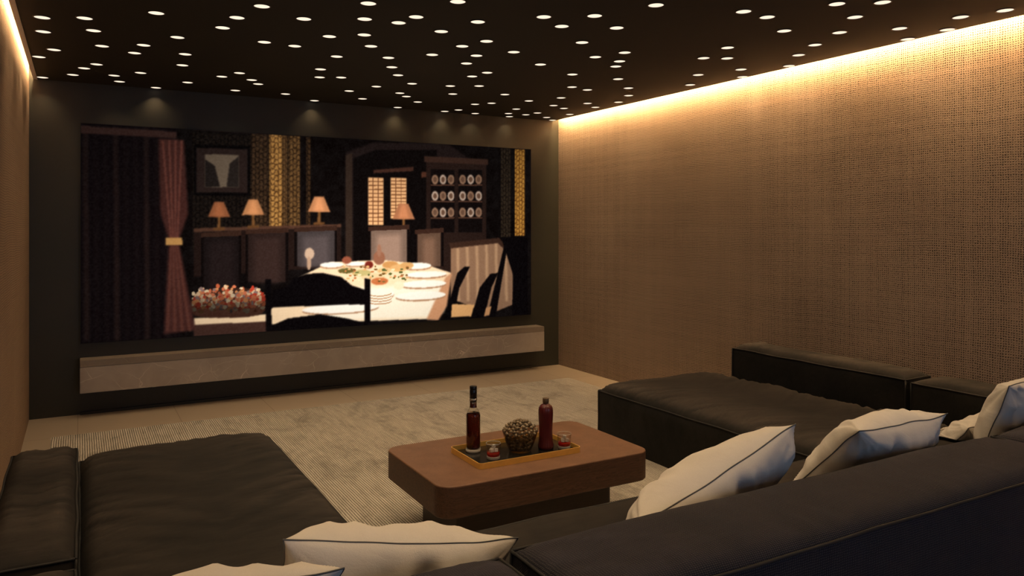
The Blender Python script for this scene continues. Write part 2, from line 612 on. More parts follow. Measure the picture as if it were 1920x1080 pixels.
ring = lathe('downlight', [(r1, 0), (r1, -.003), (r0, -.004), (r0, .0)], M['ring'], seg=24)
lens = lathe('lens', [(r0, -.0010), (r0 * .8, -.0030), (r0 * .4, -.0042), (0, -.0046)], M['lens'], ring, seg=20)
bulb_data = bpy.data.lights.new('bulb', 'SPOT')
bulb_data.energy = SPOT_W
bulb_data.color = (1, .70, .40)
bulb_data.spot_size = math.radians(104)
bulb_data.spot_blend = 1.0
bulb_data.shadow_soft_size = 0.0
ring['label'], ring['category'], ring['group'] = DL, 'downlight', DG
for i, (x, y) in enumerate(spots):
    if i == 0:
        a = ring
    else:
        a = ring.copy()
        COL.objects.link(a)
        b = lens.copy()
        COL.objects.link(b)
        b.parent = a
    a.location = (x, y, ZC - .0005)
    bo_ = bpy.data.objects.new('bulb', bulb_data)
    bo_.location = (0, 0, -.008)
    bo_.parent = a
    COL.objects.link(bo_)

# ------------------------------------------------------------------ projection screen (a plain dim dining-room picture)
SX0, SX1, SZ0, SZ1 = 0.0, 4.26, .575, 2.374
scr = thing('projection_screen', ((SX0 + SX1) / 2, YF, SZ0), 'wide lit cinema screen showing a dim dining table, hung on the dark front wall', 'screen')
hw, hh = (SX1 - SX0) / 2, SZ1 - SZ0
boxes('frame', [(-hw, hw, -.030, -.002, 0, hh)], M['screen_frame'], scr)
NW, NH = 800, 338


def uv(px, py):
    d = ray(px, py)
    k = (YF - .03) / d[1]
    return ((d[0] * k - SX0) / (SX1 - SX0) * NW, (SZ1 - (CAM_H + d[2] * k)) / (SZ1 - SZ0) * NH)


GX, GY = np.meshgrid(np.arange(NW + 1, dtype=float), np.arange(NH + 1, dtype=float))
img = np.zeros((NH + 1, NW + 1, 3))
rs = np.random.RandomState(5)


def vnoise(sx, sy, seed=0):
    r = np.random.RandomState(seed)
    nx, ny = int(NW / sx) + 3, int(NH / sy) + 3
    g = r.rand(ny, nx)
    x, y = GX / sx, GY / sy
    xi, yi = x.astype(int), y.astype(int)
    fx, fy = x - xi, y - yi
    fx, fy = fx * fx * (3 - 2 * fx), fy * fy * (3 - 2 * fy)
    return (g[yi, xi] * (1 - fx) + g[yi, xi + 1] * fx) * (1 - fy) + (g[yi + 1, xi] * (1 - fx) + g[yi + 1, xi + 1] * fx) * fy


def soft(mask, k):
    k = int(k)
    for ax in (0, 1):
        acc = np.zeros_like(mask)
        for s in range(-k, k + 1):
            acc += np.roll(mask, s, ax)
        mask = acc / (2 * k + 1)
    return mask


def poly(pts, blur=1, raw=False):
    P = pts if raw else [uv(*p) for p in pts]
    m = np.zeros(GX.shape, bool)
    n = len(P)
    for i in range(n):
        x0, y0 = P[i]
        x1, y1 = P[(i + 1) % n]
        if y0 == y1:
            continue
        c = ((y0 > GY) != (y1 > GY)) & (GX < (x1 - x0) * (GY - y0) / (y1 - y0) + x0)
        m ^= c
    m = m.astype(float)
    return soft(m, blur) if blur else m


def smooth_pts(pts, it=2):
    for _ in range(it):
        q = []
        for i in range(len(pts)):
            a, b = pts[i], pts[(i + 1) % len(pts)]
            q += [(a[0] * .75 + b[0] * .25, a[1] * .75 + b[1] * .25), (a[0] * .25 + b[0] * .75, a[1] * .25 + b[1] * .75)]
        pts = q
    return pts


def ell(cx, cy, rx, ry, blur=1):
    u0, v0 = uv(cx, cy)
    u1, _ = uv(cx + rx, cy)
    _, v1 = uv(cx, cy + ry)
    d = ((GX - u0) / max(u1 - u0, .1)) ** 2 + ((GY - v0) / max(v1 - v0, .1)) ** 2
    m = (d < 1).astype(float)
    return soft(m, blur) if blur else m


def paint(mask, col, a=1.0):
    global img
    c = np.array(col, float)
    if isinstance(a, np.ndarray):
        mask = mask * a
    else:
        mask = mask * a
    img = img * (1 - mask[..., None]) + c * mask[..., None]


fine = vnoise(2.2, 2.2, 1)
mid = vnoise(9, 9, 2)
big = vnoise(60, 40, 3)
img[:] = np.array((17, 12, 11)) + (mid[..., None] - .5) * 8 + (big[..., None] - .5) * 10
# papered wall with tall patterned bands, lit unevenly by the lamps of the picture
dam = (np.abs(np.sin(GX * .50) * np.sin(GY * .34 + np.sin(GX * .5) * 1.3)) > .42) * .6 + fine * .6
for x0, x1, y0, y1, c0, c1 in ((360, 478, 246, 470, (30, 22, 17), (14, 10, 9)), (470, 503, 250, 460, (72, 50, 32), (30, 20, 14)),
                               (505, 529, 251, 460, (196, 140, 72), (84, 54, 28)), (531, 538, 252, 450, (110, 76, 42), (60, 40, 24)),
                               (541, 562, 253, 450, (120, 84, 46), (46, 30, 18)), (574, 582, 256, 450, (74, 50, 30), (30, 20, 14)),
                               (940, 958, 276, 445, (52, 40, 28), (24, 17, 13)), (966, 985, 279, 442, (214, 150, 62), (110, 66, 26))):
    m = poly([(x0, y0), (x1, y0 + (x1 - x0) * .06), (x1, y1), (x0, y1)], 1)
    g = np.clip(dam, 0, 1)
    paint(m, c1)
    paint(m * g, c0)
# doorway to a further room
paint(poly([(648, 285), (700, 266), (840, 268), (885, 300), (885, 500), (648, 500)], 2), (34, 24, 22))
paint(poly([(662, 296), (705, 280), (820, 280), (822, 495), (662, 490)], 1), (15, 10, 9))
paint(poly([(648, 290), (660, 286), (660, 500), (648, 500)], 1), (52, 38, 30))
for x0, x1, y1 in ((690, 719, 422), (733, 762, 410)):
    paint(poly([(x0, 332), (x1, 333), (x1, y1), (x0, y1)], 1), (236, 176, 120))
    for k in range(1, 12):
        yy = 332 + k * (y1 - 332) / 12
        paint(poly([(x0, yy - 1), (x1, yy - 1), (x1, yy + 1.4), (x0, yy + 1.4)], 0), (120, 74, 44), .75)
    for k in (1, 2):
        xx = x0 + (x1 - x0) * k / 3
        paint(poly([(xx - .9, 332), (xx + .9, 332), (xx + .9, y1), (xx - .9, y1)], 0), (110, 66, 40), .8)
paint(poly([(700, 318), (775, 312), (775, 320), (700, 324)], 1), (70, 42, 32))
paint(poly([(790, 322), (803, 322), (803, 332), (790, 332)], 1), (84, 48, 34))
# framed picture: a pale lane between two dark hills
paint(poly([(362, 270), (468, 273), (468, 367), (362, 366)], 1), (10, 7, 7))
paint(poly([(368, 276), (463, 279), (463, 361), (368, 360)], 1), (44, 31, 27))
paint(poly([(384, 288), (447, 290), (447, 351), (384, 350)], 1), (112, 94, 76))
paint(poly([(384, 298), (402, 310), (412, 350), (384, 350)], 1), (34, 27, 24))
paint(poly([(447, 292), (430, 306), (424, 350), (447, 351)], 1), (40, 32, 28))
# tall china cabinet with glazed doors
paint(poly([(800, 300), (912, 306), (912, 520), (800, 520)], 1), (40, 26, 21))
paint(poly([(796, 292), (916, 298), (916, 308), (796, 303)], 1), (62, 40, 31))
for x0, x1 in ((808, 853), (860, 905)):
    paint(poly([(x0, 316), (x1, 318), (x1, 436), (x0, 436)], 1), (17, 11, 10))
    for yy in (345, 376, 407):
        paint(poly([(x0, yy), (x1, yy), (x1, yy + 3), (x0, yy + 3)], 0), (74, 48, 36))
        for q in range(3):
            paint(ell(x0 + 8 + q * 15, yy - 9, 6.2, 9, 1), (150, 112, 86) if (q + yy) % 2 else (196, 168, 146))
            paint(ell(x0 + 8 + q * 15, yy - 9, 3.6, 5.4, 1), (104, 74, 56))
# sideboard with small cone-shaded lamps
paint(poly([(362, 432), (640, 424), (640, 500), (362, 520)], 1), (36, 23, 19))
paint(poly([(362, 428), (640, 420), (640, 426), (362, 435)], 1), (84, 54, 40))
for cx, cy, c in ((410, 394, (150, 88, 54)), (474, 390, (196, 130, 82)), (598, 384, (200, 132, 86)), (757, 398, (176, 112, 74))):
    paint(poly([(cx - 2.5, cy + 10), (cx + 2.5, cy + 10), (cx + 3, cy + 36), (cx - 3, cy + 36)], 1), (120, 78, 42))
    paint(poly([(cx - 11, cy + 33), (cx + 11, cy + 32), (cx + 11, cy + 37), (cx - 11, cy + 38)], 1), (104, 66, 36))
    paint(poly([(cx - 9, cy - 16), (cx + 9, cy - 16), (cx + 21, cy + 13), (cx - 21, cy + 13)], 1), c)
    paint(poly([(cx - 4, cy - 14), (cx + 4, cy - 14), (cx + 10, cy + 11), (cx - 10, cy + 11)], 3), tuple(min(255, v * 1.18) for v in c))
# square-backed upholstered chairs drawn up to the far side and the end of the table
for x0, x1, y0, y1, c in ((376, 452, 440, 545, (28, 20, 19)), (460, 540, 434, 530, (44, 30, 26)), (552, 632, 430, 500, (66, 56, 54)), (690, 768, 428, 500, (122, 96, 80)), (778, 832, 434, 500, (96, 70, 54))):
    paint(poly([(x0, y0), (x0 + 6, y0 - 1), (x0 + 6, y1), (x0, y1)], 0), (16, 10, 9))
    paint(poly([(x1 - 6, y0 - 3), (x1, y0 - 3), (x1, y1), (x1 - 6, y1)], 0), (16, 10, 9))
    paint(poly([(x0 + 5, y0 + 4), (x1 - 5, y0 + 1), (x1 - 5, y1), (x0 + 5, y1)], 1), c)
    paint(poly([(x0 + 16, y0 + 14), (x1 - 16, y0 + 11), (x1 - 16, y1), (x0 + 16, y1)], 5), tuple(v * 1.3 for v in c))
    paint(poly([(x0, y0 - 3), (x1, y0 - 7), (x1, y0 + 2), (x0, y0 + 5)], 0), (58, 36, 27))
paint(poly([(846, 462), (936, 452), (962, 480), (962, 572), (918, 590), (846, 560)], 1), (146, 108, 80))
for k in range(6):
    x = 856 + k * 18
    paint(poly([(x, 464 - k * 2), (x + 5, 463 - k * 2), (x + 7, 566), (x + 2, 566)], 2), (196, 152, 112), .8)
paint(poly([(842, 456), (936, 446), (964, 474), (960, 482), (934, 456), (846, 466)], 1), (60, 38, 28))
# laid table
tab = poly([(362, 598), (500, 590), (560, 520), (620, 492), (720, 488), (800, 497), (846, 512), (836, 560), (820, 598), (600, 606), (362, 614)], 1)
paint(tab, (250, 214, 170))
paint(poly([(590, 545), (840, 530), (832, 585), (815, 596), (600, 603)], 4), (255, 240, 212), .9)
paint(poly([(800, 600), (836, 520), (848, 512), (838, 575), (822, 602)], 2), (206, 146, 104))
paint(poly([(362, 610), (500, 604), (500, 632), (362, 636)], 1), (70, 44, 36))
for cx, cy, rx, ry in ((622, 497, 22, 5), (668, 495, 20, 4), (783, 499, 26, 6), (800, 515, 38, 6), (795, 533, 42, 7), (790, 555, 46, 8), (640, 579, 70, 9), (715, 552, 24, 9)):
    paint(ell(cx, cy + 2.5, rx, ry, 1), (170, 120, 84))
    paint(ell(cx, cy, rx, ry, 1), (255, 242, 222))
for k in range(4):
    paint(ell(713, 566 - 5 * k, 22, 6, 0), (190, 140, 100))
    paint(ell(713, 564 - 5 * k, 22, 6, 0), (255, 240, 214))
for cx, cy, rx, ry, c in ((732, 497, 15, 7, (206, 146, 84)), (748, 503, 16, 7, (224, 170, 106)), (763, 498, 13, 6, (214, 160, 98)), (720, 508, 13, 5, (226, 184, 124)),
                          (700, 520, 22, 7, (236, 200, 150)), (678, 512, 18, 6, (196, 176, 112)), (650, 508, 16, 5, (104, 92, 46)), (712, 528, 16, 7, (196, 110, 62)),
                          (692, 497, 8, 7, (120, 40, 28)), (650, 488, 9, 7, (150, 80, 56)), (711, 484, 11, 13, (150, 96, 70)), (711, 470, 4, 12, (160, 110, 84)),
                          (580, 476, 9, 11, (206, 170, 140)), (579, 494, 4, 13, (190, 150, 120)), (748, 536, 10, 8, (250, 226, 186))):
    paint(ell(cx, cy, rx, ry, 1), c)
rr = random.Random(2)
for _ in range(70):
    paint(ell(rr.uniform(630, 770), rr.uniform(500, 530), rr.uniform(1.5, 4), rr.uniform(1, 2.6), 0), rr.choice([(120, 84, 40), (250, 224, 176), (196, 120, 70), (90, 96, 50), (222, 170, 110)]))
# basket of fruit at the near left end
paint(poly(smooth_pts([(356, 560), (380, 545), (430, 538), (490, 545), (499, 575), (488, 596), (370, 598), (356, 585)]), 1), (64, 38, 28))
for _ in range(330):
    a = rr.random()
    cx, cy = rr.uniform(360, 496), 534 + 30 * a + rr.uniform(0, 24)
    if ((cx - 428) / 74) ** 2 + ((cy - 566) / 36) ** 2 > 1:
        continue
    v = max(.25, 1.15 - (cy - 536) / 52)
    c = rr.choice([(206, 66, 44), (232, 150, 92), (250, 216, 170), (196, 96, 60), (150, 120, 110), (222, 120, 80), (240, 196, 150)])
    paint(ell(cx, cy, rr.uniform(2, 5), rr.uniform(2, 4.5), 0), tuple(q * v for q in c))
# dark curtain in heavy folds and a rose drape tied back beside it
paint(poly([(140, 226), (330, 240), (322, 380), (338, 560), (338, 640), (140, 652)], 2), (19, 12, 13))
for k in range(9):
    x = 156 + k * 19
    b = (28, 18, 18) if k % 3 else (56, 37, 31)
    paint(poly([(x, 236), (x + 5, 236), (x + 9, 640), (x + 2, 640)], 3), b, .75)
paint(poly([(148, 234), (330, 246), (330, 258), (148, 248)], 1), (66, 42, 36))
paint(poly([(296, 258), (344, 262), (352, 400), (334, 452), (366, 620), (306, 628), (316, 452), (300, 400)], 2), (74, 40, 34))
for k in range(4):
    x = 302 + k * 12
    paint(poly([(x, 262), (x + 4, 262), (321 + k * 4, 448), (318 + k * 4, 448)], 1), (132, 74, 60), .7)
    paint(poly([(318 + k * 4, 462), (322 + k * 4, 462), (316 + k * 14, 622), (310 + k * 14, 622)], 1), (104, 58, 46), .7)
paint(poly([(310, 446), (340, 446), (342, 460), (310, 460)], 1), (206, 150, 84))
# chair backs at the near side and right
for pts in ([(497, 524), (508, 524), (509, 622), (498, 622)], [(683, 522), (694, 524), (695, 608), (684, 610)],
            [(505, 578), (512, 545), (540, 536), (550, 522), (575, 514), (605, 512), (640, 520), (660, 536), (688, 545), (688, 572), (640, 572), (600, 574), (550, 576)],
            [(508, 612), (540, 598), (600, 590), (650, 598), (690, 608), (690, 616), (508, 622)],
            [(834, 600), (858, 512), (872, 500), (882, 500), (862, 540), (850, 600)],
            [(884, 598), (900, 540), (920, 514), (935, 512), (922, 540), (908, 598)],
            [(914, 596), (948, 452), (954, 452), (936, 560), (930, 596)],
            [(940, 445), (990, 443), (990, 590), (960, 592), (964, 520)]):
    paint(poly(pts, 1), (11, 7, 8))
paint(poly([(848, 571), (890, 572), (884, 594), (846, 596)], 1), (222, 164, 104))
paint(poly([(912, 578), (922, 575), (918, 592), (908, 594)], 1), (196, 140, 92))
# the lamps leave the upper and outer parts of the pictured room dim
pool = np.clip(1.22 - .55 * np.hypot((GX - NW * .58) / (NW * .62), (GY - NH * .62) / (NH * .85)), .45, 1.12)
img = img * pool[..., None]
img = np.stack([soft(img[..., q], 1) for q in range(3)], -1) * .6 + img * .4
img += (fine[..., None] - .5) * 7
img = np.clip(img, 3, 255) / 255
lin = np.where(img <= .04045, img / 12.92, ((img + .055) / 1.055) ** 2.4)
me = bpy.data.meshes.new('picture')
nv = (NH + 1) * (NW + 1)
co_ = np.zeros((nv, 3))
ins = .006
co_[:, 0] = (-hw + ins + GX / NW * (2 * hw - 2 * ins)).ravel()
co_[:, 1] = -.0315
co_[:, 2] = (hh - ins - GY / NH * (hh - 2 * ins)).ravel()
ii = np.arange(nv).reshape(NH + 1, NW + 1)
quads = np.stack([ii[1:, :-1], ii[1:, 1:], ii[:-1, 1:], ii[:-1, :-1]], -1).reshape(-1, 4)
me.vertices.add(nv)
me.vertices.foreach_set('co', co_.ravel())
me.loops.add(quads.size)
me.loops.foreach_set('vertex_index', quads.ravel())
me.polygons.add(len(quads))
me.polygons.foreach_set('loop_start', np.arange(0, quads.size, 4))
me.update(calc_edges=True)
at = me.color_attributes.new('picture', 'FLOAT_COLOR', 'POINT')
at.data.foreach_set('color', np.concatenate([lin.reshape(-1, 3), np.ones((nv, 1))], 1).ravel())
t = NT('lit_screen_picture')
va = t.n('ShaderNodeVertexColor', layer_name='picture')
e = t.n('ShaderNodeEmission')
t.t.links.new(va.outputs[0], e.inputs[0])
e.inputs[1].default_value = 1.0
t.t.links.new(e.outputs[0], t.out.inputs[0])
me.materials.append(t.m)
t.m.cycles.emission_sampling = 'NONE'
po = bpy.data.objects.new('picture', me)
COL.objects.link(po)
po.parent = scr

# ------------------------------------------------------------------ floating marble shelf
sh = thing('floating_shelf', (2.17, YF, .20), 'long floating grey-brown marble shelf under the cinema screen', 'shelf')
bevel_box('body', -2.17, 2.17, -.17, -.001, 0, .207, .003, M['marble'], sh)
bevel_box('top', -2.17, 2.17, -.17, -.001, .2075, .262, .003, M['marble_top'], sh)

# ------------------------------------------------------------------ rug
RX0, RX1, RY0, RY1, RZ = -.18, 4.285, 2.2, 6.43, .010
bm = bmesh.new()
n = 220
rgx = random.Random(9)
top, bot = [], []
for k in range(n + 1):
    x = RX0 + (RX1 - RX0) * k / n
    j = rgx.uniform(-.006, .006)
    top.append((bm.verts.new((x, RY0, RZ)), bm.verts.new((x, RY1 + j, RZ))))
    bot.append((bm.verts.new((x, RY0, .0005)), bm.verts.new((x, RY1 + j, .0005))))
for k in range(n):
    bm.faces.new((top[k][0], top[k + 1][0], top[k + 1][1], top[k][1]))
    bm.faces.new((bot[k][1], bot[k + 1][1], bot[k + 1][0], bot[k][0]))
    bm.faces.new((bot[k][0], bot[k + 1][0], top[k + 1][0], top[k][0]))
    bm.faces.new((top[k][1], top[k + 1][1], bot[k + 1][1], bot[k][1]))
bm.faces.new((bot[0][1], bot[0][0], top[0][0], top[0][1]))
bm.faces.new((bot[n][0], bot[n][1], top[n][1], top[n][0]))
tag(link_bm('rug', bm, M['rug']), 'large pale grey rug with fine ribs and darker blotches on the tiled floor', 'rug')


# ------------------------------------------------------------------ sofa pieces
sofa = thing('sectional_sofa', (2.1, 2.3, 0), 'large charcoal sectional sofa with two chaises and low backrests around the coffee table', 'sofa')


def sofa_piece(name, x0, x1, y0, y1, z0, z1, crown=.05, mat=None, wr=1.0, seed=0, step=.018, side_bulge=.009, crown_pow=4.0, skew=.6):
    """upholstered block with crowned top, pulled seams, folds and piping"""
    mat = mat or M['sofa']
    cx, cy = (x0 + x1) / 2, (y0 + y1) / 2
    hx, hy, hz = (x1 - x0) / 2, (y1 - y0) / 2, z1 - z0
    nx, ny, nzz = max(8, int(2 * hx / step)), max(8, int(2 * hy / step)), max(6, int(hz / .03))

    def fold(s, d, L):
        f = max(0, 1 - abs(nz(s * 9 + seed, d * 1.6 + seed * 3, 1)) * 2.6) * .65 + max(0, 1 - abs(nz(s * 19 + seed, d * 2.5, 5 + seed)) * 2.6) * .45
        env = max(0, nz(s * 2.3 + seed * 7, d * 2, 9) * .9 + .62)
        return f * env * math.exp(-d / L) * min(1, d / .03)

    fold_sheen = {}

    def seam(p):
        # the piped edges wander a little
        x, y, z = p
        return Vector((x + .004 * nz(y * 5, z * 5, seed), y + .004 * nz(x * 5, z * 5, seed + 2), z + .005 * nz(x * 4, y * 4, seed + 4)))

    def surf(u, v, w):
        """u, v, w in [-1,1]: a point on the block's skin"""
        x, y, z = u * hx, v * hy, (w + 1) / 2 * hz
        p = seam((x, y, z))
        au, av, aw = 1 - abs(u), 1 - abs(v), 1 - abs(w)
        dx, dy = au * hx, av * hy
        if w > .999:
            b = (1 - abs(u) ** max(4.5 if hx < .15 else 3.5, 8 * hx)) * (1 - abs(v) ** max(3.5, 9 * hy))
            k = fold(y + skew * dx, dx, .22) + .45 * fold(x + .3 * dy + 5, dy, .18)
            e = min(1, min(dx, dy) / .05)
            big = nz(x * 2.6, y * 2.6, seed + 20) * .012 * e
            p.z += crown * b ** .55 + wr * (.030 * k * e) + big * wr
            fold_sheen[(round(p.x, 4), round(p.y, 4), round(p.z, 4))] = min(1, max(0, k * e * 1.2))  # weight of the painted sheen, strongest on the ridge tops
        elif abs(u) > .999:
            dz = (1 - w) / 2 * hz
            b = (1 - v ** 4) * (1 - w ** 4)
            k = fold(y + .25 * dz + 11, dz, .14) * min(1, aw * 6) * min(1, av * 8)
            p.x += math.copysign(side_bulge * b + wr * .014 * k, u)
        elif abs(v) > .999:
            dz = (1 - w) / 2 * hz
            b = (1 - u ** 4) * (1 - w ** 4)
            k = fold(x + .25 * dz + 17, dz, .14) * min(1, aw * 6) * min(1, au * 8)
            p.y += math.copysign(side_bulge * b + wr * .014 * k, v)
        if w < -.999:
            p.z = 0
        return p

    bm = bmesh.new()

    def grid(fn, na, nb, flip=False):
        vs = [[bm.verts.new(fn(-1 + 2 * i / na, -1 + 2 * j / nb)) for j in range(nb + 1)] for i in range(na + 1)]
        for i in range(na):
            for j in range(nb):
                q = (vs[i][j], vs[i + 1][j], vs[i + 1][j + 1], vs[i][j + 1])
                bm.faces.new(q if not flip else q[::-1])

    grid(lambda a, b: surf(a, b, 1), nx, ny)
    grid(lambda a, b: surf(a, b, -1), nx, ny, True)
    grid(lambda a, b: surf(1, a, b), ny, nzz)
    grid(lambda a, b: surf(-1, a, b), ny, nzz, True)
    grid(lambda a, b: surf(a, -1, b), nx, nzz)
    grid(lambda a, b: surf(a, 1, b), nx, nzz, True)
    bmesh.ops.remove_doubles(bm, verts=list(bm.verts), dist=.0008)
    for f in bm.faces:
        f.smooth = True
    # crisp seams
    bm.normal_update()
    for e in bm.edges:
        if len(e.link_faces) == 2 and e.link_faces[0].normal.dot(e.link_faces[1].normal) < .45:
            e.smooth = False
    root = link_bm(name, bm, mat, sofa)
    att = root.data.color_attributes.new('fold_sheen', 'FLOAT_COLOR', 'POINT')
    sheen_vals = []
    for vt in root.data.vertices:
        q = fold_sheen.get((round(vt.co.x, 4), round(vt.co.y, 4), round(vt.co.z, 4)), 0)
        sheen_vals += [q, q, q, 1]
    att.data.foreach_set('color', sheen_vals)
    root.location = Vector((cx, cy, z0)) - sofa.location

    def edge(fn, k):
        return [tuple(fn(-1 + 2 * i / k)) for i in range(k + 1)]
    paths = []
    r = .0048
    o = .002

    def off(p, u, v, w):
        return (p[0] + u * o, p[1] + v * o, p[2] + w * o)
    for sv in (-1, 1):
        paths.append(([off(p, 0, sv, 1) for p in edge(lambda a: seam((a * hx, sv * hy, hz)), nx)], False))
    for su in (-1, 1):
        paths.append(([off(p, su, 0, 1) for p in edge(lambda a: seam((su * hx, a * hy, hz)), ny)], False))
        for sv in (-1, 1):
            paths.append(([off(p, su, sv, 0) for p in edge(lambda a: seam((su * hx, sv * hy, .004 + (a + 1) / 2 * (hz - .004))), 10)], False))
    V, Fc = tube_vf(paths, r, 6)
    link('piping', V, Fc, M['piping_dark'], root, True)
    return root


W_ = M['sofa_weave']
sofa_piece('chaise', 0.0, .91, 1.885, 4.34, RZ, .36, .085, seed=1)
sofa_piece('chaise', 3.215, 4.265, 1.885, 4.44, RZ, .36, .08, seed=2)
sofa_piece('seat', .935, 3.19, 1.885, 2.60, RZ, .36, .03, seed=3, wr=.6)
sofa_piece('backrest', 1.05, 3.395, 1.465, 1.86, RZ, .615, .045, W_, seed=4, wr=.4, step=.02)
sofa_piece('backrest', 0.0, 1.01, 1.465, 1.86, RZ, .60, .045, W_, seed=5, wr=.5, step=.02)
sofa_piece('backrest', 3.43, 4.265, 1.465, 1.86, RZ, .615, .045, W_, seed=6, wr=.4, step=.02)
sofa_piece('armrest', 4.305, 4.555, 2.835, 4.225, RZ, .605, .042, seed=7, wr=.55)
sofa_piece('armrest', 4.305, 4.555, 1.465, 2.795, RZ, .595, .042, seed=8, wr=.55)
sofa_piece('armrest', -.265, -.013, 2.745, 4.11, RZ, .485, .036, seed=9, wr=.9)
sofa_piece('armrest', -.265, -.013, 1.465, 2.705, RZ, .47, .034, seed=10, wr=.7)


def rest(p):
    """keep a pillow's skin outside the seat and backrest cushions it leans on"""
    x, y, z = p
    if y < 1.874:
        v = min(1, abs((y - 1.6625) / .1975))
        zt = .618 + .045 * (1 - v ** 3.5) ** .55 + .008
        if z < zt:
            if zt - z < 1.874 - y:
                z = zt
            else:
                y = 1.874
    if y >= 1.873:
        if .925 < x < 3.205:
            zs = .36 + .03 + .014
        else:
            zs = .36 + .085 * min(1, max(0, (y - 1.885) / .1)) ** .4 + .016
        z = max(z, zs)
    if x < .012 and z < .56:
        x = .012
    return Vector((x, y, z))


# ------------------------------------------------------------------ pillows
def pillow(TL, TR, H, lean, label, T=.095, seed=0, n=64, sag=.05, TB=.08):
    TL, TR = Vector(TL), Vector(TR)
    ex = (TR - TL).normalized()
    W = (TR - TL).length
    dn = Vector((0, math.sin(lean), -math.cos(lean)))
    dn = (dn - ex * dn.dot(ex)).normalized()
    ey = -dn
    ez = ex.cross(ey)                      # faces up and toward the screen or back
    c = (TL + TR) / 2 + dn * (H / 2)
    rot = Matrix((ex, ey, ez)).transposed().to_4x4()
    root = thing('throw_pillow', (0, 0, 0), label, 'pillow', 'pale throw pillows leaning on the sofa backrests')
    root.matrix_world = Matrix.Translation(c) @ rot
    mw = Matrix.Translation(c) @ rot
    inv = mw.inverted()
    hx, hy = W / 2, H / 2

    def outline(u, v):
        # corners stand out, edges pulled in
        x = hx * u * (1 - sag * (1 - v * v) * abs(u) ** 3)
        y = hy * v * (1 - sag * 1.2 * (1 - u * u) * abs(v) ** 3)
        x += .008 * nz(v * 2.5 + seed, u * 2, 3)
        y += .010 * nz(u * 2.5 + seed, v * 2, 7)
        z = .012 * nz(u * 1.7 + seed, v * 1.7, 11)
        return x, y, z

    def thick(u, v, s):
        a = max(0, (1 - u * u)) ** .55 * max(0, (1 - v * v)) ** .55
        du, dv = (1 - abs(u)) * hx, (1 - abs(v)) * hy
        f = 0
        sx, sy = u * hx, v * hy
        f += 2.6 * (.42 - 1.8 * abs(nz(sx * 9 + seed, dv * 2, 3 + s))) * math.exp(-dv / .10) * max(0, .55 + nz(sx * 3 + seed, s, 40))
        f += 2.6 * (.42 - 1.8 * abs(nz(sy * 9 + seed, du * 2, 6 + s))) * math.exp(-du / .10) * max(0, .55 + nz(sy * 3 + seed, s, 50))
        rad = math.hypot(du, dv)
        f += 1.2 * nz(math.atan2(du + .001, dv + .001) * 4 + seed, rad * 2, 8 + s) * math.exp(-rad / .16)
        f += .9 * nz(sx * 5 + seed, sy * 5, 12 + s) * min(1, min(du, dv) / .08)
        e = min(1, min(du, dv) / .06)
        return (T if s < 0 else TB) * a + .028 * f * e

    V, Fc, idx = [], [], {}

    def vid(i, j, s):
        if i in (0, n) or j in (0, n):
            s = 0
        k = (i, j, s)
        if k not in idx:
            u, v = -math.cos(PI * i / n), -math.cos(PI * j / n)
            u, v = u * .5 + (-1 + 2 * i / n) * .5, v * .5 + (-1 + 2 * j / n) * .5
            x, y, z = outline(u, v)
            if s:
                z += s * max(.002, thick(u, v, s))
            idx[k] = len(V)
            V.append(tuple(inv @ rest(mw @ Vector((x, y, z)))))
        return idx[k]
    for s in (1, -1):
        for i in range(n):
            for j in range(n):
                q = (vid(i, j, s), vid(i + 1, j, s), vid(i + 1, j + 1, s), vid(i, j + 1, s))
                Fc.append(q if s > 0 else q[::-1])
    link('cover', V, Fc, M['pillow'], root, True)
    ring = [(i, 0) for i in range(n)] + [(n, j) for j in range(n)] + [(i, n) for i in range(n, 0, -1)] + [(0, j) for j in range(n, 0, -1)]
    pts = [V[idx[(i, j, 0)]] for i, j in ring]
    V2, F2 = tube_vf([(pts, True)], .0024, 6)
    link('piping', V2, F2, M['pillow_piping'], root, True)
    return root


R = math.radians
pillow((1.535, 1.915, .575), (2.305, 1.95, .792), .42, R(33), 'pale pillow standing tilted, first one to the right of the coffee table front', seed=21, T=.17, TB=.12)
pillow((2.60, 1.90, .745), (3.19, 1.91, .735), .47, R(46), 'pale pillow with folded corner, middle of the long backrest right of the tilted one', seed=22, T=.125, TB=.14, sag=.09)
pillow((3.70, 1.93, .80), (4.24, 2.02, .79), .40, R(18), 'pale pillow cut by the right edge, in the sofa corner', seed=23, T=.11)
pillow((3.80, 2.17, .53), (4.22, 2.22, .555), .30, R(42), 'pale pillow mostly hidden behind the corner pillow at the right edge', seed=24, T=.08, TB=.05)
pillow((.472, 2.07, .694), (1.155, 2.01, .576), .36, R(25), 'pale pillow lying across the bottom centre, left of the long backrest', seed=25, T=.175, TB=.12, sag=.07)
pillow((.0, 1.895, .685), (.57, 1.87, .672), .36, R(26), 'pale pillow cut by the bottom edge, left of the bottom centre pillow', seed=26, T=.16, TB=.06)
pillow((-.012, 2.25, .595), (-.004, 2.10, .66), .20, R(20), 'pale pillow of which only a sliver shows at the bottom left edge', seed=27, T=.05, TB=.04, sag=-.2)

# ------------------------------------------------------------------ coffee table
TX0, TX1, TY0, TY1, TZ = 1.372, 2.55, 3.055, 3.785, .38
ct = thing('coffee_table', ((TX0 + TX1) / 2, (TY0 + TY1) / 2, RZ), 'low brown coffee table with rounded corners and wood-grain sides on the rug', 'table')
tx, ty, tz = (TX1 - TX0) / 2, (TY1 - TY0) / 2, TZ - RZ


